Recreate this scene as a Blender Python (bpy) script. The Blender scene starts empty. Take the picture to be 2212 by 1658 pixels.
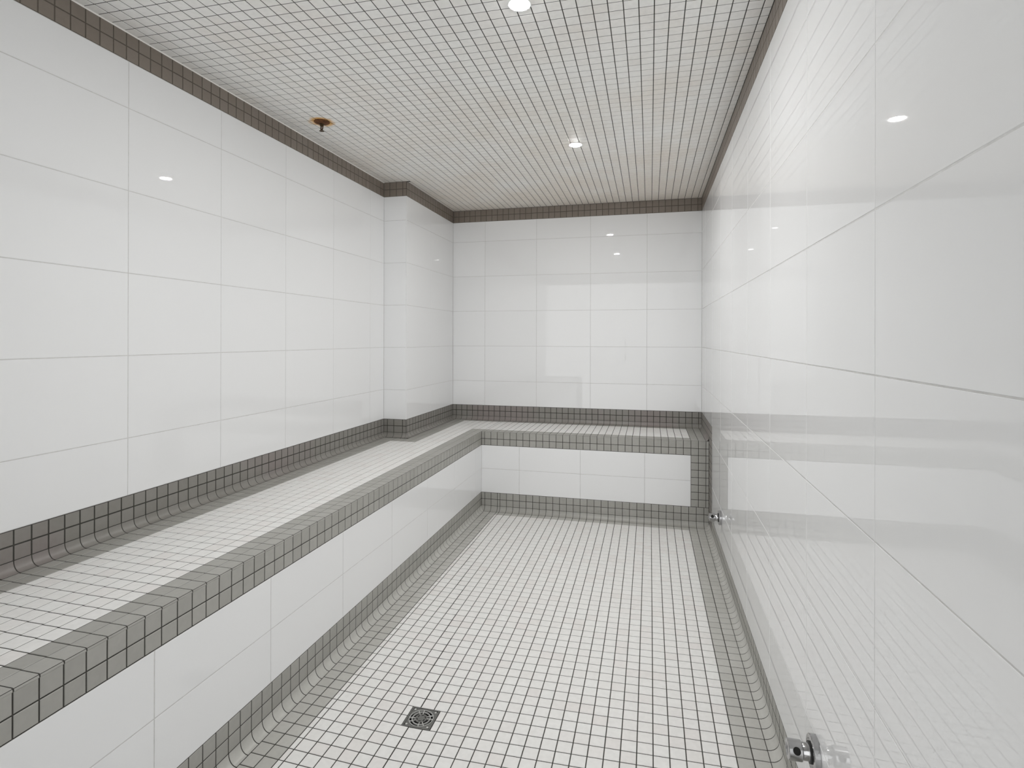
import bpy, math, random
from mathutils import Vector, Matrix

random.seed(7)
SC = bpy.context.scene
COL = SC.collection
PI = math.pi

# ------------------------------------------------------------------ camera
CAM = (1.8765, -4.6835, 1.3119)
YAW, PITCH, ROLL = 0.2426, 0.0009, 0.0022
FPX, IW, IH, PCY = 1203.833, 2212.0, 1658.0, 729.79
cam_data = bpy.data.cameras.new('camera')
cam = bpy.data.objects.new('camera', cam_data)
COL.objects.link(cam)
fwd = Vector((-math.sin(YAW) * math.cos(PITCH), math.cos(YAW) * math.cos(PITCH), math.sin(PITCH)))
rgt0 = Vector((math.cos(YAW), math.sin(YAW), 0))
up0 = rgt0.cross(fwd)
rgt = math.cos(ROLL) * rgt0 + math.sin(ROLL) * up0
upv = -math.sin(ROLL) * rgt0 + math.cos(ROLL) * up0
m = Matrix.Identity(4)
for i in range(3):
    m[i][0], m[i][1], m[i][2], m[i][3] = rgt[i], upv[i], -fwd[i], CAM[i]
cam.matrix_world = m
cam_data.sensor_fit = 'HORIZONTAL'
cam_data.sensor_width = 36.0
cam_data.lens = 36.0 * FPX / IW
cam_data.shift_y = (PCY - IH / 2) / IW
cam_data.clip_start = 0.02
SC.camera = cam

# ------------------------------------------------------------------ world, exposure
world = bpy.data.worlds.new('world')
SC.world = world
world.use_nodes = True
world.node_tree.nodes['Background'].inputs[0].default_value = (1.0, 1.0, 1.0, 1)   # added fill light, let in through the unseen glass front
world.node_tree.nodes['Background'].inputs[1].default_value = 1.95
SC.view_settings.view_transform = 'Standard'
SC.view_settings.look = 'None'
SC.view_settings.gamma = 1.0
SC.view_settings.use_curve_mapping = False
SC.view_settings.exposure = 0.15
LAMP_STRENGTH = 875.0          # the two recessed ceiling lamps
SC.cycles.max_bounces = 8
SC.cycles.use_light_tree = False
SC.cycles.diffuse_bounces = 6
SC.cycles.glossy_bounces = 3
SC.cycles.adaptive_threshold = 0.07

# ------------------------------------------------------------------ room dimensions (metres)
P = 0.0508                     # mosaic pitch
W = 2.278                      # room width
H = 2.44                       # ceiling
Y0 = -5.45                     # wall behind the camera
CX, CY = 0.1767, -0.978        # pilaster
BX, BY, BZ = 0.6237, -0.5883, 0.600   # bench: front of long side, front of short side, top
DX0, DX1, DY0, DY1 = 1.049, 1.152, -2.9116, -2.810   # floor drain

def floor_z(x, y):
    xd, yd = (DX0 + DX1) / 2, (DY0 + DY1) / 2
    sx = abs(x - xd) / ((xd - 0.65) if x < xd else (2.2445 - xd))
    sy = abs(y - yd) / ((-0.62 - yd) if y > yd else (yd - Y0))
    return -0.020 * (1 - min(1.0, max(sx, sy)))

# ------------------------------------------------------------------ materials
def new_mat(name):
    mt = bpy.data.materials.new(name)
    mt.use_nodes = True
    nt = mt.node_tree
    b = nt.nodes['Principled BSDF']
    return mt, nt, b

def N(nt, typ, **kw):
    n = nt.nodes.new(typ)
    for k, v in kw.items():
        setattr(n, k, v)
    return n

def L(nt, a, b):
    nt.links.new(a, b)

def tile_rand(nt):
    """a random number per tile, for tiles that are objects and tiles joined in one mesh"""
    oi = N(nt, 'ShaderNodeObjectInfo')
    ge = N(nt, 'ShaderNodeNewGeometry')
    ad = N(nt, 'ShaderNodeMath', operation='ADD')
    L(nt, oi.outputs['Random'], ad.inputs[0])
    L(nt, ge.outputs['Random Per Island'], ad.inputs[1])
    fr = N(nt, 'ShaderNodeMath', operation='FRACT')
    L(nt, ad.outputs[0], fr.inputs[0])
    return fr.outputs[0]

def ramp(nt, fac, stops):
    r = N(nt, 'ShaderNodeValToRGB')
    els = r.color_ramp.elements
    while len(els) < len(stops):
        els.new(0.5)
    for e, (p, c) in zip(els, stops):
        e.position = p
        e.color = (*c, 1)
    if fac is not None:
        L(nt, fac, r.inputs[0])
    return r.outputs[0]

def mixc(nt, fac, a, b, blend='MIX'):
    mx = N(nt, 'ShaderNodeMix', data_type='RGBA', blend_type=blend)
    if isinstance(fac, float):
        mx.inputs[0].default_value = fac
    else:
        L(nt, fac, mx.inputs[0])
    for i, c in ((6, a), (7, b)):
        if isinstance(c, tuple):
            mx.inputs[i].default_value = (*c, 1)
        else:
            L(nt, c, mx.inputs[i])
    return mx.outputs[2]

def noise(nt, scale, detail=2.0, rough=0.5, off=(0, 0, 0), sc=(1, 1, 1)):
    ge = N(nt, 'ShaderNodeNewGeometry')
    mp = N(nt, 'ShaderNodeMapping')
    mp.inputs['Location'].default_value = off
    mp.inputs['Scale'].default_value = sc
    L(nt, ge.outputs['Position'], mp.inputs[0])
    n = N(nt, 'ShaderNodeTexNoise')
    n.inputs['Scale'].default_value = scale
    n.inputs['Detail'].default_value = detail
    n.inputs['Roughness'].default_value = rough
    L(nt, mp.outputs[0], n.inputs['Vector'])
    return n.outputs['Fac']

def bump(nt, b, h, strength, dist):
    bp = N(nt, 'ShaderNodeBump')
    bp.inputs['Strength'].default_value = strength
    bp.inputs['Distance'].default_value = dist
    L(nt, h, bp.inputs['Height'])
    L(nt, bp.outputs[0], b.inputs['Normal'])

MAT = {}

def glazed_white():
    mt, nt, b = new_mat('glazed_white')
    r = tile_rand(nt)
    L(nt, ramp(nt, r, [(0, (0.856, 0.861, 0.867)), (1, (0.870, 0.875, 0.881))]), b.inputs['Base Color'])
    b.inputs['Roughness'].default_value = 0.012
    b.inputs['IOR'].default_value = 1.5
    bump(nt, b, noise(nt, 6.0, 0.0), 0.016, 0.004)
    MAT['glazed_white'] = mt

def mosaic(name, stops, rough, stain=None, tint=None):
    mt, nt, b = new_mat(name)
    r = tile_rand(nt)
    c = ramp(nt, r, stops)
    if tint:
        f = ramp(nt, noise(nt, 2.3, 2.0, off=(3, 1, 7)), [(0.52, (0, 0, 0)), (0.68, (1, 1, 1))])
        sep = N(nt, 'ShaderNodeSeparateColor')
        L(nt, f, sep.inputs[0])
        mu = N(nt, 'ShaderNodeMath', operation='MULTIPLY')
        mu.inputs[1].default_value = 0.7
        L(nt, sep.outputs[0], mu.inputs[0])
        c = mixc(nt, mu.outputs[0], c, tint)
    if stain:
        c = stain(nt, c)
    n2 = noise(nt, 55.0, 1.0, 0.6)
    c = mixc(nt, 0.10, c, ramp(nt, n2, [(0.3, (0.45, 0.45, 0.44)), (0.7, (1, 1, 1))]), 'MULTIPLY')
    L(nt, c, b.inputs['Base Color'])
    b.inputs['Roughness'].default_value = rough
    MAT[name] = mt

def ceiling_stain(nt, c):
    # beige mineral film, patchy, heavier over the far end, and a rust ring around the sprinkler
    g0 = N(nt, 'ShaderNodeNewGeometry')
    sp = N(nt, 'ShaderNodeSeparateXYZ')
    L(nt, g0.outputs['Position'], sp.inputs[0])
    yr = N(nt, 'ShaderNodeMapRange')
    L(nt, sp.outputs['Y'], yr.inputs[0])
    yr.inputs[1].default_value, yr.inputs[2].default_value = -2.6, -0.1
    yr.inputs[3].default_value, yr.inputs[4].default_value = -0.12, 0.30
    ad = N(nt, 'ShaderNodeMath', operation='ADD')
    L(nt, noise(nt, 2.2, 3.0, 0.6, off=(0, 2.2, 0)), ad.inputs[0])
    L(nt, yr.outputs[0], ad.inputs[1])
    f = N(nt, 'ShaderNodeSeparateColor')
    L(nt, ramp(nt, ad.outputs[0], [(0.42, (0, 0, 0)), (0.85, (1, 1, 1))]), f.inputs[0])
    mu = N(nt, 'ShaderNodeMath', operation='MULTIPLY')
    mu.inputs[1].default_value = 0.75
    L(nt, f.outputs[0], mu.inputs[0])
    c = mixc(nt, mu.outputs[0], c, (0.83, 0.755, 0.665))
    ge = N(nt, 'ShaderNodeNewGeometry')
    vd = N(nt, 'ShaderNodeVectorMath', operation='DISTANCE')
    L(nt, ge.outputs['Position'], vd.inputs[0])
    vd.inputs[1].default_value = (0.212, -2.100, H)
    wob = N(nt, 'ShaderNodeMath', operation='MULTIPLY_ADD')
    L(nt, noise(nt, 28.0, 2.0), wob.inputs[0])
    wob.inputs[1].default_value = -0.05
    L(nt, vd.outputs['Value'], wob.inputs[2])
    rr = N(nt, 'ShaderNodeSeparateColor')
    L(nt, ramp(nt, wob.outputs[0], [(0.018, (1, 1, 1)), (0.048, (0, 0, 0))]), rr.inputs[0])
    return mixc(nt, rr.outputs[0], c, (0.72, 0.40, 0.10))

def plain(name, col, rough=0.5, metal=0.0, var=0.0, vscale=40.0, bmp=0.0):
    mt, nt, b = new_mat(name)
    if var:
        c2 = tuple(max(0.0, v * (1 - var)) for v in col)
        L(nt, ramp(nt, noise(nt, vscale, 4.0, 0.6), [(0.3, c2), (0.7, col)]), b.inputs['Base Color'])
    else:
        b.inputs['Base Color'].default_value = (*col, 1)
    b.inputs['Roughness'].default_value = rough
    b.inputs['Metallic'].default_value = metal
    if bmp:
        bump(nt, b, noise(nt, vscale * 2, 3.0), bmp, 0.001)
    MAT[name] = mt

glazed_white()
mosaic('mosaic_white', [(0, (0.83, 0.805, 0.785)), (0.25, (0.855, 0.843, 0.825)), (1, (0.865, 0.862, 0.845))], 0.38)
mosaic('mosaic_ceiling', [(0, (0.915, 0.895, 0.865)), (0.3, (0.935, 0.925, 0.90)), (1, (0.945, 0.94, 0.92))], 0.40, stain=ceiling_stain)
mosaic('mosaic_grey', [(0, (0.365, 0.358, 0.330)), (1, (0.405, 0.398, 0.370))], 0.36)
mosaic('mosaic_grey_lit', [(0, (0.50, 0.494, 0.463)), (1, (0.55, 0.543, 0.513))], 0.34)  # same grey tile, made lighter: light on the floor put into the colour
mosaic('mosaic_grey_shaded', [(0, (0.245, 0.234, 0.213)), (1, (0.272, 0.26, 0.24))], 0.40, tint=(0.26, 0.222, 0.215))  # same grey tile, shade put into a darker colour; pinkish tint is its own
mosaic('mosaic_taupe', [(0, (0.225, 0.188, 0.157)), (1, (0.25, 0.213, 0.182))], 0.42)
plain('grout_dark', (0.055, 0.052, 0.045), 0.85, var=0.3)
plain('grout_light', (0.68, 0.675, 0.665), 0.55, var=0.15)
plain('grout_brown', (0.125, 0.105, 0.085), 0.8, var=0.25)
plain('chrome', (0.47, 0.47, 0.475), 0.16, 1.0)
plain('black_rubber', (0.012, 0.012, 0.012), 0.5)
plain('black_pit', (0.006, 0.006, 0.005), 0.8)  # also paints the dark inside the nozzle opening and grate slots
plain('drain_metal', (0.23, 0.23, 0.22), 0.45, 0.6, var=0.3, vscale=160.0)
plain('drain_bright', (0.62, 0.62, 0.60), 0.4, 0.25)
plain('rust', (0.20, 0.075, 0.022), 0.75, 0.2, var=0.75, vscale=75.0, bmp=0.4)
plain('aged_brass', (0.14, 0.10, 0.055), 0.45, 0.8, var=0.6, vscale=90.0)
plain('trim_white', (0.80, 0.80, 0.79), 0.35)
plain('caulk', (0.90, 0.88, 0.84), 0.5)

def glass_mat():
    mt, nt, b = new_mat('clear_glass')
    nt.nodes.remove(b)
    tr = N(nt, 'ShaderNodeBsdfTransparent')
    tr.inputs[0].default_value = (0.95, 0.955, 0.955, 1)
    gl = N(nt, 'ShaderNodeBsdfGlossy')
    gl.inputs['Roughness'].default_value = 0.02
    fr = N(nt, 'ShaderNodeFresnel')
    mx = N(nt, 'ShaderNodeMixShader')
    L(nt, fr.outputs[0], mx.inputs[0]); L(nt, tr.outputs[0], mx.inputs[1]); L(nt, gl.outputs[0], mx.inputs[2])
    L(nt, mx.outputs[0], nt.nodes['Material Output'].inputs[0])
    MAT['clear_glass'] = mt
glass_mat()

def lamp_mat():
    mt, nt, b = new_mat('lamp_lens')
    b.inputs['Base Color'].default_value = (0.9, 0.9, 0.9, 1)
    b.inputs['Emission Color'].default_value = (1.0, 0.995, 0.985, 1)
    b.inputs['Emission Strength'].default_value = LAMP_STRENGTH
    MAT['lamp_lens'] = mt
lamp_mat()

# ------------------------------------------------------------------ objects
WORLD_M = {}

def tag(o, label=None, cat=None, group=None, kind=None):
    for k, v in (('label', label), ('category', cat), ('group', group), ('kind', kind)):
        if v:
            o[k] = v
    return o

def place(o, parent, mat=None):
    COL.objects.link(o)
    mw = mat if mat is not None else Matrix.Identity(4)
    if parent is not None:
        o.parent = parent
        o.matrix_parent_inverse = WORLD_M[parent.name].inverted()
    o.matrix_basis = mw
    WORLD_M[o.name] = mw.copy()
    return o

def mesh_from(name, vs, fs, mats, smooth=None, fmats=None):
    me = bpy.data.meshes.new(name)
    me.from_pydata(vs, [], fs)
    for mm in (mats if isinstance(mats, (list, tuple)) else [mats]):
        me.materials.append(MAT[mm])
    if smooth is True:
        me.polygons.foreach_set('use_smooth', [True] * len(fs))
    elif smooth:
        me.polygons.foreach_set('use_smooth', smooth)
    if fmats:
        me.polygons.foreach_set('material_index', fmats)
    me.update()
    return me

def obj(name, vs, fs, mat, parent=None, smooth=None, mw=None, fmats=None):
    o = bpy.data.objects.new(name, mesh_from(name, vs, fs, mat, smooth, fmats))
    return place(o, parent, mw)

def empty(name, loc):
    o = bpy.data.objects.new(name, None)
    o.empty_display_size = 0.05
    COL.objects.link(o)
    o.location = loc
    WORLD_M[o.name] = Matrix.Translation(Vector(loc))
    return o

def box_vf(x0, x1, y0, y1, z0, z1):
    v = [(x0, y0, z0), (x1, y0, z0), (x1, y1, z0), (x0, y1, z0), (x0, y0, z1), (x1, y0, z1), (x1, y1, z1), (x0, y1, z1)]
    f = [(0, 3, 2, 1), (4, 5, 6, 7), (0, 1, 5, 4), (1, 2, 6, 5), (2, 3, 7, 6), (3, 0, 4, 7)]
    return v, f

class VF:
    def __init__(s):
        s.v, s.f, s.sm, s.fm = [], [], [], []
    def add(s, vf, smooth=False, mi=0):
        b = len(s.v)
        s.v += vf[0]
        for q in vf[1]:
            s.f.append(tuple(i + b for i in q))
            s.sm.append(smooth)
            s.fm.append(mi)
    def box(s, *a, mi=0):
        s.add(box_vf(*a), False, mi)
    def build(s, name, mat, parent=None, mw=None):
        return obj(name, s.v, s.f, mat, parent, s.sm, mw, s.fm)

def lathe(prof, seg=32, axis='z', cap0=True, cap1=True):
    """prof: list of (r, h); revolves about local z"""
    v, f = [], []
    n = len(prof)
    for r, h in prof:
        for k in range(seg):
            a = 2 * PI * k / seg
            v.append((r * math.cos(a), r * math.sin(a), h))
    for i in range(n - 1):
        for k in range(seg):
            k2 = (k + 1) % seg
            f.append((i * seg + k, i * seg + k2, (i + 1) * seg + k2, (i + 1) * seg + k))
    if cap0:
        f.append(tuple(range(seg - 1, -1, -1)))
    if cap1:
        f.append(tuple((n - 1) * seg + k for k in range(seg)))
    return v, f

def tube(p0, p1, r, seg=12, r1=None):
    p0, p1 = Vector(p0), Vector(p1)
    d = (p1 - p0).normalized()
    a = d.orthogonal().normalized()
    b = d.cross(a)
    r1 = r if r1 is None else r1
    v = [tuple(p0 + (a * math.cos(2 * PI * k / seg) + b * math.sin(2 * PI * k / seg)) * r) for k in range(seg)]
    v += [tuple(p1 + (a * math.cos(2 * PI * k / seg) + b * math.sin(2 * PI * k / seg)) * r1) for k in range(seg)]
    f = [(k, (k + 1) % seg, seg + (k + 1) % seg, seg + k) for k in range(seg)]
    f += [tuple(range(seg - 1, -1, -1)), tuple(range(seg, 2 * seg))]
    return v, f

# ---- tile shapes, all with local x along u, y along v, z out of the surface
def tile_vf(w, h, t, bev):
    a, b = w / 2, h / 2
    v = []
    for (dx, z) in ((0, -t), (0, -bev), (bev, 0)):
        v += [(-a + dx, -b + dx, z), (a - dx, -b + dx, z), (a - dx, b - dx, z), (-a + dx, b - dx, z)]
    f = []
    for i in (0, 4):
        for k in range(4):
            k2 = (k + 1) % 4
            f.append((i + k, i + k2, i + 4 + k2, i + 4 + k))
    f.append((8, 9, 10, 11))
    return v, f, None

def bull_vf(w, d, r, t=0.0075):
    """bullnose: x along the edge, y towards the edge; y from 0 (back) to d (rounded)"""
    strip = [(0.0, 0.0), (d - r - 0.0008, 0.0), (d - r, 0.0)]
    for k in range(1, 6):
        a = PI / 2 * k / 5
        strip.append((d - r + r * math.sin(a), -r + r * math.cos(a)))
    strip += [(d, -r - 0.0006), (d, -t)]
    return extrude_vf(strip, [(0.0, -t)], w)

def cove_vf(w, ry, rz, seg=6):
    """cove: x along, y out of the wall, z up; hollow quarter ellipse from (0,rz) to (ry,0)"""
    strip = []
    for k in range(seg + 1):
        a = PI / 2 * k / seg
        strip.append((ry - ry * math.cos(a), rz - rz * math.sin(a)))
    return extrude_vf(strip, [(0.0, 0.0)], w)

def extrude_vf(strip, back, w):
    """strip: the visible, smoothly shaded outline; back: hidden points that close it"""
    n = len(strip)
    v = [(-w / 2, y, z) for y, z in strip] + [(w / 2, y, z) for y, z in strip]
    f = [(i, n + i, n + i + 1, i + 1) for i in range(n - 1)]
    sm = [True] * (n - 1)
    prof = strip + back
    m_ = len(prof)
    b = len(v)
    v += [(-w / 2, y, z) for y, z in prof] + [(w / 2, y, z) for y, z in prof]
    f.append(tuple(b + i for i in range(m_)))
    f.append(tuple(b + m_ + i for i in range(m_ - 1, -1, -1)))
    sm += [False, False]
    return v, f, sm

PIECES = {}
MESHES = {}

def piece(thing, name, mat, shape, c, u, v):
    """queue one tile; shape = ('tile', w, h, t, bev) | ('bull', w, d, r) | ('cove', w, ry, rz)"""
    PIECES.setdefault((thing.name, name, mat), []).append((shape, Vector(c), Vector(u), Vector(v)))

def shape_vf(shape):
    k = shape[0]
    if k == 'tile':
        return tile_vf(*shape[1:])
    if k == 'bull':
        return bull_vf(*shape[1:])
    return cove_vf(*shape[1:])

def project(pt):
    d = pt - Vector(CAM)
    z = d.dot(fwd)
    if z < 0.05:
        return None
    return IW / 2 + FPX * d.dot(rgt) / z, PCY - FPX * d.dot(upv) / z

def flush(things, limit=300, min_area=42.0):
    """the largest tiles in view become objects of their own, the rest of a kind one joined part"""
    nobj = 0
    for (tn, name, mat), lst in PIECES.items():
        parent = things[tn]
        scored = []
        for i, (shape, c, u, v) in enumerate(lst):
            w, h = shape[1], shape[2]
            if shape[0] == 'tile':
                cs = [c - u * w / 2 - v * h / 2, c + u * w / 2 - v * h / 2, c + u * w / 2 + v * h / 2, c - u * w / 2 + v * h / 2]
            else:
                n = u.cross(v)
                e = v * h if shape[0] == 'bull' else v * h - n * 0
                o2 = n * (shape[3] if shape[0] == 'cove' else 0)
                cs = [c - u * w / 2 + o2, c + u * w / 2 + o2, c + u * w / 2 + e, c - u * w / 2 + e]
            ps = [project(q) for q in cs]
            sc = 0.0
            if all(ps):
                ar = abs(sum(ps[k][0] * ps[(k + 1) % 4][1] - ps[(k + 1) % 4][0] * ps[k][1] for k in range(4))) / 2
                if any(-5 < q[0] < IW + 5 and -5 < q[1] < IH + 5 for q in ps):
                    sc = ar
            elif shape[1] > 0.2:
                sc = 1000.0
            scored.append((sc, i))
        scored.sort(reverse=True)
        solo = [i for s, i in scored[:limit] if s >= min_area]
        rest = [i for s, i in scored if i not in set(solo)]
        if len(rest) < 6:
            solo, rest = solo + rest, []
        for i in sorted(solo):
            shape, c, u, v = lst[i]
            key = (tuple(round(s, 5) if not isinstance(s, str) else s for s in shape), mat)
            if key not in MESHES:
                vs, fs, sm = shape_vf(shape)
                MESHES[key] = mesh_from(name, vs, fs, mat, sm)
            n = u.cross(v)
            mw = Matrix.Identity(4)
            for r in range(3):
                mw[r][0], mw[r][1], mw[r][2], mw[r][3] = u[r], v[r], n[r], c[r]
            place(bpy.data.objects.new(name, MESHES[key]), parent, mw)
            nobj += 1
        if rest:
            V, F, S = [], [], []
            for i in rest:
                shape, c, u, v = lst[i]
                vs, fs, sm = shape_vf(shape)
                n = u.cross(v)
                b = len(V)
                V += [tuple(c + u * q[0] + v * q[1] + n * q[2]) for q in vs]
                F += [tuple(k + b for k in q) for q in fs]
                S += (sm if sm else [False] * len(fs))
            tag(obj(name + '_field', V, F, mat, parent, S), kind='stuff')
    print('individual tiles', nobj)

X_, Y_, Z_ = Vector((1, 0, 0)), Vector((0, 1, 0)), Vector((0, 0, 1))
BASIS = {'left': (Y_, Z_), 'right': (-Y_, Z_), 'back': (X_, Z_), 'rear': (-X_, Z_), 'floor': (X_, Y_), 'ceiling': (X_, -Y_)}

def edges(anchor, pitch, lo, hi, extra=()):
    """joint positions from lo to hi on a grid through anchor"""
    k0 = math.ceil((lo - anchor) / pitch - 1e-6)
    out = [lo]
    k = k0
    while anchor + k * pitch < hi - 0.004:
        if anchor + k * pitch > lo + 0.004:
            out.append(anchor + k * pitch)
        k += 1
    out.append(hi)
    return out

def wall_tiles(thing, name, mat, side, const, hs, zs, joint, t=0.006, bev=0.0011, skip=None):
    """side: which way the face looks; hs: joints along the wall; zs: joints in height"""
    u, v = BASIS[side]
    for i in range(len(hs) - 1):
        for j in range(len(zs) - 1):
            w, h = hs[i + 1] - hs[i] - joint, zs[j + 1] - zs[j] - joint
            if w < 0.003 or h < 0.003:
                continue
            a, z = (hs[i] + hs[i + 1]) / 2, (zs[j] + zs[j + 1]) / 2
            if skip and skip(a, z):
                continue
            c = (const, a, z) if side in ('left', 'right') else (a, const, z)
            piece(thing, name, mat, ('tile', w, h, t, bev), c, u, v)

J, JL = 0.0033, 0.0023          # joint widths of mosaic and of the large tiles
TW, TH = 0.4601, 0.3055
ZW = [0.728, 0.940, 1.2455, 1.551, 1.8565, 2.162, 2.336]
BAND = [2.336, 2.388, H]
SPLASH = [0.6324, 0.6803, 0.728]
THINGS = {}

def structure(name, vf, mat):
    o = vf.build(name, mat)
    tag(o, kind='structure')
    THINGS[o.name] = o
    return o

# ------------------------------------------------------------------ walls
DG, DL, DB = 0.0013, 0.0006, 0.0004         # how far the grout lies below the tile faces

vf = VF(); vf.box(-0.12, -DL - 0.0002, Y0 - 0.12, 0.12, -0.1, H + 0.1)
wall_left = tag(structure('wall_left', vf, 'grout_light'), 'long wall of large glossy white tiles above the bench')
vf = VF(); vf.box(-0.0022, W + 0.0022, DL + 0.0002, 0.12, -0.1, H + 0.1)
wall_back = tag(structure('wall_back', vf, 'grout_light'), 'end wall of large white tiles behind the short bench')
vf = VF(); vf.box(W + DL + 0.0002, W + 0.12, Y0 - 0.12, 0.12, -0.1, H + 0.1)
wall_right = tag(structure('wall_right', vf, 'grout_light'), 'glossy white tiled wall without a bench')
vf = VF()
vf.box(-0.0022, W + 0.0022, Y0 - 0.12, Y0 - DL - 0.0002, 2.30, H + 0.1)
vf.box(-0.0022, BX + 0.05, Y0 - 0.12, Y0 - DL - 0.0002, -0.1, 0.62)
wall_rear = tag(structure('wall_rear', vf, 'grout_light'), 'unseen end of the room, its glass front added to let in light')
vf = VF(); vf.box(-0.05, CX - DL - 0.0002, CY + DL + 0.0002, 0.0, BZ - 0.001, H + 0.05)
wall_pilaster = tag(structure('wall_pilaster', vf, 'grout_light'), 'shallow white tiled pilaster in the far corner')

def bed(parent, mat, *boxes):
    v = VF()
    for b in boxes:
        v.box(*b)
    return v.build('grout_bed', mat, parent)

# large tiles
LY = edges(-3.0206, TW, Y0, CY)
wall_tiles(wall_left, 'wall_tile', 'glazed_white', 'left', 0.0, LY, ZW, JL, 0.008, 0.0010)
wall_tiles(wall_back, 'wall_tile', 'glazed_white', 'back', 0.0, edges(0.4728, TW, CX, W), ZW, JL, 0.008, 0.0010)
wall_tiles(wall_pilaster, 'wall_tile', 'glazed_white', 'back', CY, [0.0, CX - 0.004], ZW, JL, 0.008, 0.0010)
wall_tiles(wall_pilaster, 'wall_tile', 'glazed_white', 'left', CX, [CY + 0.004, CY + TW, -0.0], ZW, JL, 0.008, 0.0010)
RY = edges(-3.5288, TW, Y0, 0.0)
GY = -0.768                    # grey border on the right wall around the bench end
wall_tiles(wall_right, 'wall_tile', 'glazed_white', 'right', W, RY, ZW[1:], JL, 0.008, 0.0010)
RYL = [y for y in RY if y < GY - 0.02] + [GY]
wall_tiles(wall_right, 'wall_tile', 'glazed_white', 'right', W, RYL, [0.119, 0.329, 0.6345, 0.940], JL, 0.008, 0.0010)
wall_tiles(wall_right, 'wall_tile', 'glazed_white', 'right', W, [GY] + [y for y in RY if y > GY + 0.02], ZW[:2], JL, 0.008, 0.0010)

# corner trim of the pilaster
v, f = [], []
R_ = 0.0045
for z in (0.728, 2.336):
    v.append((CX - R_, CY + R_, z))
    for k in range(6):
        a = -PI / 2 + PI / 2 * k / 5
        v.append((CX - R_ + R_ * math.cos(a), CY + R_ + R_ * math.sin(a), z))
for k in range(1, 6):
    f.append((k, k + 1, k + 8, k + 7))
tr = obj('corner_trim', v, f, 'glazed_white', wall_pilaster, True)

# grey border under the ceiling
bed(wall_left, 'grout_brown', (-0.01, -DB, Y0, CY, BAND[0], H))
bed(wall_back, 'grout_brown', (CX, W, DB, 0.01, BAND[0], H))
bed(wall_right, 'grout_brown', (W + DB, W + 0.01, Y0, 0, BAND[0], H))
bed(wall_pilaster, 'grout_brown', (0, CX - DB, CY + DB, CY + 0.01, BAND[0], H), (CX - 0.01, CX - DB, CY + DB, 0, BAND[0], H))
bed(wall_left, 'grout_dark', (-0.01, -DB, Y0, CY, BZ, 0.728))
bed(wall_back, 'grout_dark', (CX, W, DB, 0.01, BZ, 0.728))
bed(wall_right, 'grout_dark', (W + DB, W + 0.01, GY, 0, 0.0, 0.728), (W + DB, W + 0.01, Y0, GY, -0.02, 0.119))
bed(wall_pilaster, 'grout_dark', (0, CX - DB, CY + DB, CY + 0.01, BZ, 0.728), (CX - 0.01, CX - DB, CY + DB, 0, BZ, 0.728))
wall_tiles(wall_left, 'band_tile', 'mosaic_taupe', 'left', 0.0, edges(-3.0819, 0.0511, Y0, CY), BAND, J)
wall_tiles(wall_back, 'band_tile', 'mosaic_taupe', 'back', 0.0, edges(2.2473, 0.0504, CX, W), BAND, J)
wall_tiles(wall_right, 'band_tile', 'mosaic_taupe', 'right', W, edges(-2.735, P, Y0, 0.0), BAND, J)
wall_tiles(wall_pilaster, 'band_tile', 'mosaic_taupe', 'back', CY, [0, 0.045, 0.0958, 0.1466, CX], BAND, J)
wall_tiles(wall_pilaster, 'band_tile', 'mosaic_taupe', 'left', CX, edges(-3.0819, 0.0511, CY, 0), BAND, J)
# grey splash rows above the bench
wall_tiles(wall_left, 'splash_tile', 'mosaic_grey_shaded', 'left', 0.0, edges(-3.4018, P, Y0, CY), SPLASH, J)
wall_tiles(wall_back, 'splash_tile', 'mosaic_grey_shaded', 'back', 0.0, edges(2.2557, 0.0499, CX, W), SPLASH, J)
wall_tiles(wall_right, 'splash_tile', 'mosaic_grey_shaded', 'right', W, edges(BY, P, GY, 0.0), SPLASH, J)
wall_tiles(wall_right, 'splash_tile', 'mosaic_grey_shaded', 'right', W, [GY, BY - 3 * P, BY - 2 * P, BY - P, BY], [0.0335, 0.0765, 0.119] + [0.119 + 0.05134 * k for k in range(1, 11)], J)
wall_tiles(wall_pilaster, 'splash_tile', 'mosaic_grey_shaded', 'back', CY, [0, 0.030, 0.0808, 0.148, CX], SPLASH, J)
wall_tiles(wall_pilaster, 'splash_tile', 'mosaic_grey_shaded', 'left', CX, edges(-3.4018, P, CY, 0), SPLASH, J)
# grey base rows on the right wall
FYA = -2.810
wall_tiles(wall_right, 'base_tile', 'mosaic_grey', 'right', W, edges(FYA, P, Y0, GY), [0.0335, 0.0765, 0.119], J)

def cove_run(thing, mat, side, const, hs, z, ry, rz, bed_too=True, zf=None):
    u, v = {'left': (-Y_, X_), 'right': (Y_, -X_), 'back': (-X_, -Y_), 'front': (-X_, -Y_)}[side]
    # u x v must point up
    if u.cross(v).z < 0:
        u = -u
    for i in range(len(hs) - 1):
        w = hs[i + 1] - hs[i] - J
        if w < 0.003:
            continue
        a = (hs[i] + hs[i + 1]) / 2
        c = (const, a, z) if side in ('left', 'right') else (a, const, z)
        piece(thing, 'cove_tile', mat, ('cove', w, ry, rz), c, u, v)
    if bed_too:
        ln = hs[-1] - hs[0]
        a = (hs[-1] + hs[0]) / 2
        c = Vector((const, a, z) if side in ('left', 'right') else (a, const, z))
        vs, fs, sm = cove_vf(ln, ry - DG, rz - DG)
        # a slightly deeper cove: shrink towards the corner
        n = u.cross(v)
        obj('grout_cove', [tuple(c + u * q[0] + v * (q[1] * 1.0) + n * q[2]) for q in vs], fs, 'grout_dark', thing, sm)

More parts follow.
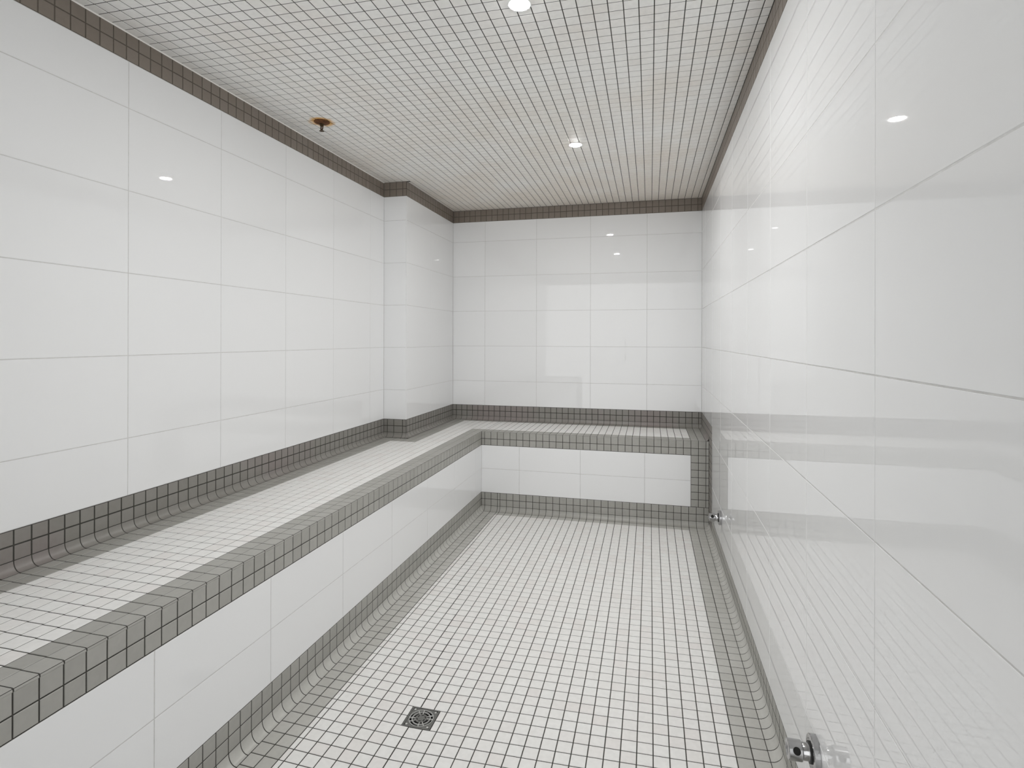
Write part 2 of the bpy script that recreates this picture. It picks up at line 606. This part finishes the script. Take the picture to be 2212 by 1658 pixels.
# ------------------------------------------------------------------ ceiling
vf = VF(); vf.box(-0.1, W + 0.1, Y0 - 0.1, 0.1, H + DG, H + 0.12)
ceiling = tag(structure('ceiling', vf, 'grout_dark'), 'ceiling of small off-white mosaic tiles with dark grout')
LAMPS = [(1.4531, -1.4436), (1.4461, -2.8502)]
SPR = (0.212, -2.100)
cxe = [0.0] + [0.047 + 0.05117 * k for k in range(44)] + [W]
cye = edges(-2.735, P, Y0, 0.0)
u, v = BASIS['ceiling']
for i in range(len(cxe) - 1):
    for j in range(len(cye) - 1):
        x0, x1, y0, y1 = cxe[i], cxe[i + 1], cye[j], cye[j + 1]
        if x1 > CX and y0 >= CY:              # trimmed to the pilaster
            x0 = max(x0, CX)
        elif x0 < CX and y1 > CY:
            y1 = min(y1, CY)
        w, h = x1 - x0 - J, y1 - y0 - J
        if w < 0.003 or h < 0.003:
            continue
        c = ((x0 + x1) / 2, (y0 + y1) / 2, H)
        piece(ceiling, 'ceiling_tile', 'mosaic_ceiling', ('tile', w, h, 0.006, 0.0011), c, u, v)
# thin sealant bead between ceiling and the long wall
vv = [(0.0, Y0, H - 0.0035), (0.0042, Y0, H + 0.0008), (0.0, CY, H - 0.0035), (0.0042, CY, H + 0.0008), (0, Y0, H), (0, CY, H)]
obj('sealant_bead', vv, [(0, 1, 3, 2), (0, 4, 1), (2, 3, 5)], 'caulk', ceiling)

# ------------------------------------------------------------------ floor
FX = [0.6512, 0.7010, 0.7516, 0.7713] + [2.2445 - P * k for k in range(28, -1, -1)]
FY = edges(FYA, P, Y0, -0.6236)
nx, ny = 48, 90
gx = [-0.0 + (W) * i / nx for i in range(nx + 1)]
gy = [Y0 + (0.0 - Y0) * j / ny for j in range(ny + 1)]
gx = sorted(set([x for x in gx if not (DX0 - 0.03 < x < DX1 + 0.03)] + [DX0 + 0.001, DX1 - 0.001, (DX0 + DX1) / 2]))
gy = sorted(set([y for y in gy if not (DY0 - 0.03 < y < DY1 + 0.03)] + [DY0 + 0.001, DY1 - 0.001, (DY0 + DY1) / 2]))
v = [(x, y, floor_z(x, y) - DG) for y in gy for x in gx]
f = []
for j in range(len(gy) - 1):
    for i in range(len(gx) - 1):
        mx, my = (gx[i] + gx[i + 1]) / 2, (gy[j] + gy[j + 1]) / 2
        if DX0 < mx < DX1 and DY0 < my < DY1:
            continue
        a = j * len(gx) + i
        f.append((a, a + 1, a + len(gx) + 1, a + len(gx)))
nb = len(v)
v += [(-0.1, Y0 - 0.1, -0.14), (W + 0.1, Y0 - 0.1, -0.14), (W + 0.1, 0.1, -0.14), (-0.1, 0.1, -0.14)]
f.append((nb, nb + 3, nb + 2, nb + 1))
floor = obj('floor', v, f, 'grout_dark')
tag(floor, 'floor of small white mosaic tiles with a grey border', kind='structure')
THINGS['floor'] = floor
for i in range(len(FX) - 1):
    for j in range(len(FY) - 1):
        x0, x1, y0, y1 = FX[i], FX[i + 1], FY[j], FY[j + 1]
        mx, my = (x0 + x1) / 2, (y0 + y1) / 2
        if DY0 < my < DY1:
            if x0 >= DX0 - 0.001 and x1 <= DX1 + 0.001:
                continue
            if x0 < DX0 < x1:
                x1 = DX0
            elif x0 < DX1 < x1:
                x0 = DX1
        w, h = x1 - x0 - J, y1 - y0 - J
        if w < 0.003 or h < 0.003:
            continue
        mx = (x0 + x1) / 2
        e = 0.01
        gxx = (floor_z(mx + e, my) - floor_z(mx - e, my)) / (2 * e)
        gyy = (floor_z(mx, my + e) - floor_z(mx, my - e)) / (2 * e)
        uu = Vector((1, 0, gxx)).normalized()
        nn = Vector((-gxx, -gyy, 1)).normalized()
        vv = nn.cross(uu)
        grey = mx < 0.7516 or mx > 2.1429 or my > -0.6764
        piece(floor, 'border_tile' if grey else 'floor_tile', 'mosaic_grey_lit' if grey else 'mosaic_white',
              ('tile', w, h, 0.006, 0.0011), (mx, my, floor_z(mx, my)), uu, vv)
cove_run(floor, 'mosaic_grey_lit', 'right', W, edges(FYA, P, Y0, -0.6), 0.0, 0.0335, 0.0335)

# ------------------------------------------------------------------ bench
bench = empty('tiled_bench', (BX / 2, -2.7, 0.0))
tag(bench, 'built-in L-shaped bench tiled in white mosaic with a grey border', 'bench')
THINGS[bench.name] = bench
vf = VF()
vf.box(0.0005, BX - DG, Y0, -0.0005, -0.03, BZ - DG)
vf.box(BX - DG, W - 0.0005, BY + DG, -0.0005, -0.03, BZ - DG)
vf.build('core', 'grout_dark', bench)
# light grout behind the large panels
vf = VF()
vf.box(BX - 0.012, BX - DL, Y0, BY + DL, 0.137, 0.4957)
vf.box(BX - DL, 2.156, BY + DL, BY + 0.012, 0.137, 0.4957)
vf.build('panel_backing', 'grout_light', bench)

LX = [0.026, 0.0745, 0.123, 0.1559] + [0.1559 + 0.0516 * k for k in range(1, 8)] + [0.5700, BX]
SH = -0.032                      # the mosaic sheets run slightly out of square
YB = [-0.0292, -0.080] + [-0.080 - P * k for k in range(1, 9)] + [-0.5372, BY]
YB = YB[::-1]

def seat_piece(x0, x1, y0, y1, grey, edge=None):
    w, h = x1 - x0 - J, y1 - y0 - J
    if w < 0.003 or h < 0.003:
        return
    c = ((x0 + x1) / 2, (y0 + y1) / 2, BZ)
    piece(bench, 'border_tile' if grey else 'seat_tile', 'mosaic_grey' if grey else 'mosaic_white',
          ('tile', w, h, 0.006, 0.0011), c, X_, Y_)

ys = edges(-3.4018, P, Y0, BY + 0.02)
for i in range(len(LX) - 1):
    x0, x1 = LX[i], LX[i + 1]
    xm = (x0 + x1) / 2
    for j in range(len(ys) - 1):
        s = SH * xm
        y0, y1 = max(ys[j] + s, Y0), min(ys[j + 1] + s, BY)
        ym = (y0 + y1) / 2
        if ym > CY - 0.03 and x0 < CX + 0.02:
            continue
        grey = xm < 0.123 or xm > 0.5171 or (ym > -1.108 and xm < 0.3108)
        if i == len(LX) - 2:
            if y1 - y0 > 0.01:
                piece(bench, 'nosing_tile', 'mosaic_grey', ('bull', y1 - y0 - J, x1 - x0 - J / 2, 0.006),
                      (x0 + J / 2, ym, BZ), -Y_, X_)
        else:
            seat_piece(x0, x1, y0, y1, grey)
    for j in range(len(YB) - 1):
        if x0 < CX + 0.02:
            continue
        y0, y1 = YB[j], YB[j + 1]
        ym = (y0 + y1) / 2
        grey = (ym < -0.4864 and xm > 0.5171) or ym > -0.080 or xm < 0.3108
        seat_piece(x0, x1, y0, y1, grey)
BXS = [BX] + [2.2574 - 0.0503 * k for k in range(32, -1, -1)]
BXS = [BX] + [x for x in BXS[1:] if x > BX + 0.012]
for i in range(len(BXS) - 1):
    x0, x1 = BXS[i], BXS[i + 1]
    xm = (x0 + x1) / 2
    for j in range(len(YB) - 1):
        y0, y1 = YB[j], YB[j + 1]
        ym = (y0 + y1) / 2
        if j == 0:
            piece(bench, 'nosing_tile', 'mosaic_grey', ('bull', x1 - x0 - J, y1 - y0 - J / 2, 0.006),
                  (xm, y1 - J / 2, BZ), -X_, -Y_)
            continue
        grey = ym < -0.4864 or ym > -0.080 or xm > 2.1567
        seat_piece(x0, x1, y0, y1, grey)
# nosing end against the right wall
piece(bench, 'nosing_tile', 'mosaic_grey', ('bull', W - BXS[-1] - J, YB[1] - YB[0] - J / 2, 0.006), ((W + BXS[-1]) / 2, YB[1] - J / 2, BZ), -X_, -Y_)
# coves at the back of the seat
cove_run(bench, 'mosaic_grey_shaded', 'left', 0.0, edges(-3.4018, P, Y0, CY), BZ, 0.026, 0.0324)
cove_run(bench, 'mosaic_grey_shaded', 'back', CY, [0.0, 0.030, 0.0808, 0.148, CX], BZ, 0.030, 0.0324)
cove_run(bench, 'mosaic_grey_shaded', 'left', CX, edges(-3.4018, P, CY, 0.0), BZ, 0.030, 0.0324)
cove_run(bench, 'mosaic_grey_shaded', 'back', 0.0, edges(2.2557, 0.0499, CX, W), BZ, 0.0292, 0.0324)
cove_run(bench, 'mosaic_grey_shaded', 'right', W, edges(BY, P, BY + 0.002, 0.0), BZ, 0.0206, 0.0324)
# turned cove piece at the outer corner of the pilaster
v, f = [], []
ns, na = 6, 6
for k in range(na + 1):
    a = -PI / 2 + PI / 2 * k / na
    for s in range(ns + 1):
        t = PI / 2 * s / ns
        r = 0.030 - 0.030 * math.cos(t)
        v.append((CX + r * math.cos(a), CY + r * math.sin(a), BZ + 0.0324 * (1 - math.sin(t))))
for k in range(na):
    for s in range(ns):
        a = k * (ns + 1) + s
        f.append((a, a + 1, a + ns + 2, a + ns + 1))
obj('cove_corner', v, f, 'mosaic_grey_shaded', bench, True)

# front faces
FZ = [0.4967, 0.5455, 0.5938]
NY = edges(-3.8283, P, Y0, BY)
wall_tiles(bench, 'front_tile', 'mosaic_grey', 'left', BX, NY, FZ, J)
wall_tiles(bench, 'front_tile', 'mosaic_grey', 'back', BY, BXS + [W], FZ, J)
BASE = [0.0356, 0.0856, 0.136]
SY = edges(-3.3825, P, Y0, BY)
wall_tiles(bench, 'skirting_tile', 'mosaic_grey', 'left', BX, SY, BASE, J)
SX = [BX] + [x for x in FX if x > BX + 0.01] + [W]
wall_tiles(bench, 'skirting_tile', 'mosaic_grey', 'back', BY, SX, BASE, J)
cove_run(bench, 'mosaic_grey_lit', 'left', BX, SY, 0.0, 0.0275, 0.0356)
cove_run(bench, 'mosaic_grey', 'back', BY, SX, 0.0, 0.0353, 0.0356)  # darker grey than the left cove, with shade put into its colour
wall_tiles(bench, 'end_tile', 'mosaic_grey', 'back', BY, [2.1567, 2.2071, 2.2574, W], [0.136 + 0.05153 * k for k in range(8)], J)
PZ = [0.136, 0.318, 0.4967]
wall_tiles(bench, 'panel_tile', 'glazed_white', 'left', BX, edges(-3.4949, TW, Y0, BY), PZ, JL, 0.008, 0.0010)
wall_tiles(bench, 'panel_tile', 'glazed_white', 'back', BY, edges(0.9214, TW, BX, 2.1567), PZ, JL, 0.008, 0.0010)

flush(THINGS)

# ------------------------------------------------------------------ unseen glass front, added behind the camera to let in fill light
vf = VF()
vf.box(0.0, BX + 0.05, Y0 - 0.030, Y0 - 0.020, 0.62, 2.30)
vf.box(BX + 0.055, 1.38, Y0 - 0.030, Y0 - 0.020, 0.0, 2.30)
w1 = vf.build('added_window_1', 'clear_glass'); tag(w1, 'unseen clear glass panels added behind the camera to let in light', kind='structure')
vf = VF()
vf.box(1.385, W - 0.005, Y0 - 0.030, Y0 - 0.020, 0.01, 2.295)
d1 = vf.build('added_door_1', 'clear_glass'); tag(d1, 'unseen frameless glass door added behind the camera to let in light', kind='structure')
vf = VF()
for z in (0.95, 1.25):
    vf.add(tube((1.45, Y0 - 0.020, z), (1.45, Y0 + 0.03, z), 0.008, 12), True)
vf.add(tube((1.45, Y0 + 0.03, 0.90), (1.45, Y0 + 0.03, 1.30), 0.011, 14), True)
vf.build('added_door_handle', 'chrome', d1)

# ------------------------------------------------------------------ ceiling lamps
def lamp(x, y, label):
    r = empty('recessed_lamp', (x, y, H))
    tag(r, label, 'ceiling lamp', 'recessed lamps in the mosaic ceiling')
    mw = Matrix.Translation((x, y, H)) @ Matrix.Rotation(PI, 4, 'X')
    pr = [(0.0345, -0.004), (0.0345, 0.0008), (0.0400, 0.0008), (0.0407, -0.0005)]
    vs, fs = lathe(pr, 40, cap0=False, cap1=False)
    obj('trim_ring', vs, fs, 'trim_white', r, True, mw)
    pr = [(0.0344, 0.0006), (0.027, 0.0016), (0.016, 0.0023), (0.001, 0.0026)]
    vs, fs = lathe(pr, 24, cap0=False)
    obj('lens', vs, fs, 'lamp_lens', r, True, mw)
    return r
lamp(*LAMPS[0], 'glowing round recessed ceiling lamp, the one nearer the far wall')
lamp(*LAMPS[1], 'larger-looking glowing recessed ceiling lamp at the top edge of the picture')

# ------------------------------------------------------------------ sprinkler
spr = empty('fire_sprinkler', (SPR[0], SPR[1], H))
tag(spr, 'rusty fire sprinkler head hanging from the ceiling with an orange stain', 'sprinkler')
mw = Matrix.Translation((SPR[0], SPR[1], H)) @ Matrix.Rotation(PI, 4, 'X')
vs, fs = lathe([(0.040, -0.001), (0.040, 0.002), (0.036, 0.005), (0.026, 0.009), (0.018, 0.0115), (0.012, 0.012)], 36, cap0=False)
obj('escutcheon', vs, fs, 'rust', spr, True, mw)
vs, fs = lathe([(0.012, 0.010), (0.012, 0.016), (0.0095, 0.0165), (0.0095, 0.022), (0.006, 0.0235)], 20, cap0=False)
obj('body', vs, fs, 'aged_brass', spr, None, mw)
for s in (-1, 1):
    vf = VF()
    pts = [(0.009 * s, 0, 0.020), (0.0125 * s, 0, 0.027), (0.0105 * s, 0, 0.037), (0.004 * s, 0, 0.044)]
    for a, b in zip(pts, pts[1:]):
        vf.add(tube(a, b, 0.0023, 8), True)
    vf.build('frame_arm', 'aged_brass', spr, mw @ Matrix.Rotation(0.5, 4, 'Z'))
vs, fs = tube((0, 0, 0.022), (0, 0, 0.046), 0.0022, 10)
obj('bulb', vs, fs, 'rust', spr, True, mw)
vs, fs = lathe([(0.004, 0.043), (0.0115, 0.0465), (0.0125, 0.0475), (0.0125, 0.0485), (0.002, 0.0485)], 24)
obj('deflector', vs, fs, 'aged_brass', spr, None, mw)

# ------------------------------------------------------------------ steam nozzles on the right wall
def nozzle(y, z, label):
    r = empty('steam_nozzle', (W, y, z))
    tag(r, label, 'nozzle', 'chrome nozzles low on the right wall')
    mw = Matrix.Translation((W, y, z)) @ Matrix.Rotation(-PI / 2, 4, 'Y')   # local z points into the room
    vs, fs = lathe([(0.040, -0.001), (0.0405, 0.002), (0.0405, 0.0135), (0.039, 0.0155), (0.031, 0.0158), (0.029, 0.0135), (0.020, 0.0130)], 44, cap0=False)
    obj('flange', vs, fs, 'chrome', r, None, mw)
    vs, fs = lathe([(0.0245, 0.0125), (0.0245, 0.019), (0.019, 0.0195)], 36, cap0=False)
    obj('gasket', vs, fs, 'black_rubber', r, None, mw)
    vs, fs = lathe([(0.0195, 0.018), (0.0195, 0.036), (0.0185, 0.037)], 36, cap0=False)
    obj('stem', vs, fs, 'chrome', r, [True] * 72 + [False], mw)
    vs, fs = lathe([(0.0185, 0.034), (0.0225, 0.035), (0.0235, 0.037), (0.0235, 0.066), (0.0225, 0.068), (0.014, 0.0685), (0.012, 0.066)], 40, cap0=False)
    hd = obj('head', vs, fs, 'chrome', r, None, mw)
    # black plug on the head, painted for the dark inside its opening
    d = Vector((0.0, -0.80, 0.42)).normalized()
    c = Vector((W - 0.050, y, z))
    vs, fs = tube(c + d * 0.010, c + d * 0.0240, 0.0088, 20)
    obj('port_dark', vs, fs, 'black_pit', r)
    return r
nozzle(-3.170, 0.293, 'large chrome steam nozzle on the white wall, nearest the camera')
nozzle(-1.2726, 0.2813, 'small-looking chrome steam nozzle on the white wall near the bench end')

# ------------------------------------------------------------------ floor drain
dcx, dcy = (DX0 + DX1) / 2, (DY0 + DY1) / 2
dz = floor_z(dcx, dcy) + 0.0005
drain = empty('floor_drain', (dcx, dcy, dz))
tag(drain, 'square grey metal floor drain with a round slotted grate', 'drain')
mw = Matrix.Translation((dcx, dcy, dz))
hs = (DX1 - DX0) / 2 - 0.0008
def ring(r0, r1, z0, z1, seg=48):
    v, f = [], []
    for r, z in ((r0, z0), (r0, z1), (r1, z1), (r1, z0)):
        for k in range(seg):
            a = 2 * PI * k / seg
            v.append((r * math.cos(a), r * math.sin(a), z))
    for i in range(4):
        for k in range(seg):
            k2 = (k + 1) % seg
            f.append((i * seg + k, i * seg + k2, ((i + 1) % 4) * seg + k2, ((i + 1) % 4) * seg + k))
    f = [tuple(reversed(q)) for q in f]
    return v, f
# frame: square plate with a round opening
seg = 48
v, f = [], []
for k in range(seg):
    a = 2 * PI * k / seg + PI / seg
    ca, sa = math.cos(a), math.sin(a)
    s = 1 / max(abs(ca), abs(sa))
    v.append((hs * 0.90 * ca * s, hs * 0.90 * sa * s, 0.0))
for k in range(seg):
    a = 2 * PI * k / seg + PI / seg
    v.append((0.0425 * math.cos(a), 0.0425 * math.sin(a), 0.0))
for k in range(seg):
    a = 2 * PI * k / seg + PI / seg
    v.append((0.0425 * math.cos(a), 0.0425 * math.sin(a), -0.004))
for k in range(seg):
    k2 = (k + 1) % seg
    f.append((k, k2, seg + k2, seg + k))
    f.append((seg + k, seg + k2, 2 * seg + k2, 2 * seg + k))
gr = obj('grate', v, f, 'drain_metal', drain, None, mw)
vf = VF()
w2, w1 = hs, hs * 0.915
for (x0, x1, y0, y1) in ((-w2, w2, w1, w2), (-w2, w2, -w2, -w1), (-w2, -w1, -w1, w1), (w1, w2, -w1, w1)):
    vf.box(x0, x1, y0, y1, -0.012, 0.0012)
vf.build('frame', 'drain_metal', drain, mw)
vf = VF()
vf.box(-hs * 0.95, hs * 0.95, -hs * 0.95, hs * 0.95, -0.030, -0.022)
vf.build('sump', 'black_pit', drain, mw)
vs, fs = ring(0.0305, 0.0327, -0.004, 0.0008)
obj('grate_ring', vs, fs, 'drain_bright', gr, None, mw)
vs, fs = ring(0.0413, 0.0430, -0.004, 0.0008)
obj('grate_ring', vs, fs, 'drain_bright', gr, None, mw)
vs, fs = ring(0.0001, 0.0218, -0.004, 0.0004)
obj('grate_hub', vs, fs, 'drain_metal', gr, None, mw)
for k in range(4):
    for d in (-0.14, 0.34):
        a = PI / 2 * k + d + 0.25
        vf = VF()
        vf.box(0.020, 0.042, -0.0011, 0.0011, -0.004, 0.0007)
        vf.build('grate_bar', 'drain_bright', gr, mw @ Matrix.Rotation(a, 4, 'Z'))
for k in range(6):
    a = 2 * PI * k / 6 + 0.5
    vf = VF()
    vf.box(-0.0045, 0.0045, -0.0016, 0.0016, 0.0, 0.0007)
    vf.build('slot_dark', 'black_pit', gr, mw @ Matrix.Translation((0.0145 * math.cos(a), 0.0145 * math.sin(a), 0)) @ Matrix.Rotation(a + PI / 2 + 0.3, 4, 'Z'))  # raised black bar painted for the dark of an opening
for sx, sy in ((1, 1), (1, -1), (-1, -1), (-1, 1)):
    vs, fs = lathe([(0.0035, -0.001), (0.0035, 0.0007), (0.0025, 0.0012)], 14, cap0=False)
    obj('screw', vs, fs, 'drain_bright', drain, None, mw @ Matrix.Translation((0.0385 * sx, 0.0385 * sy, 0)))
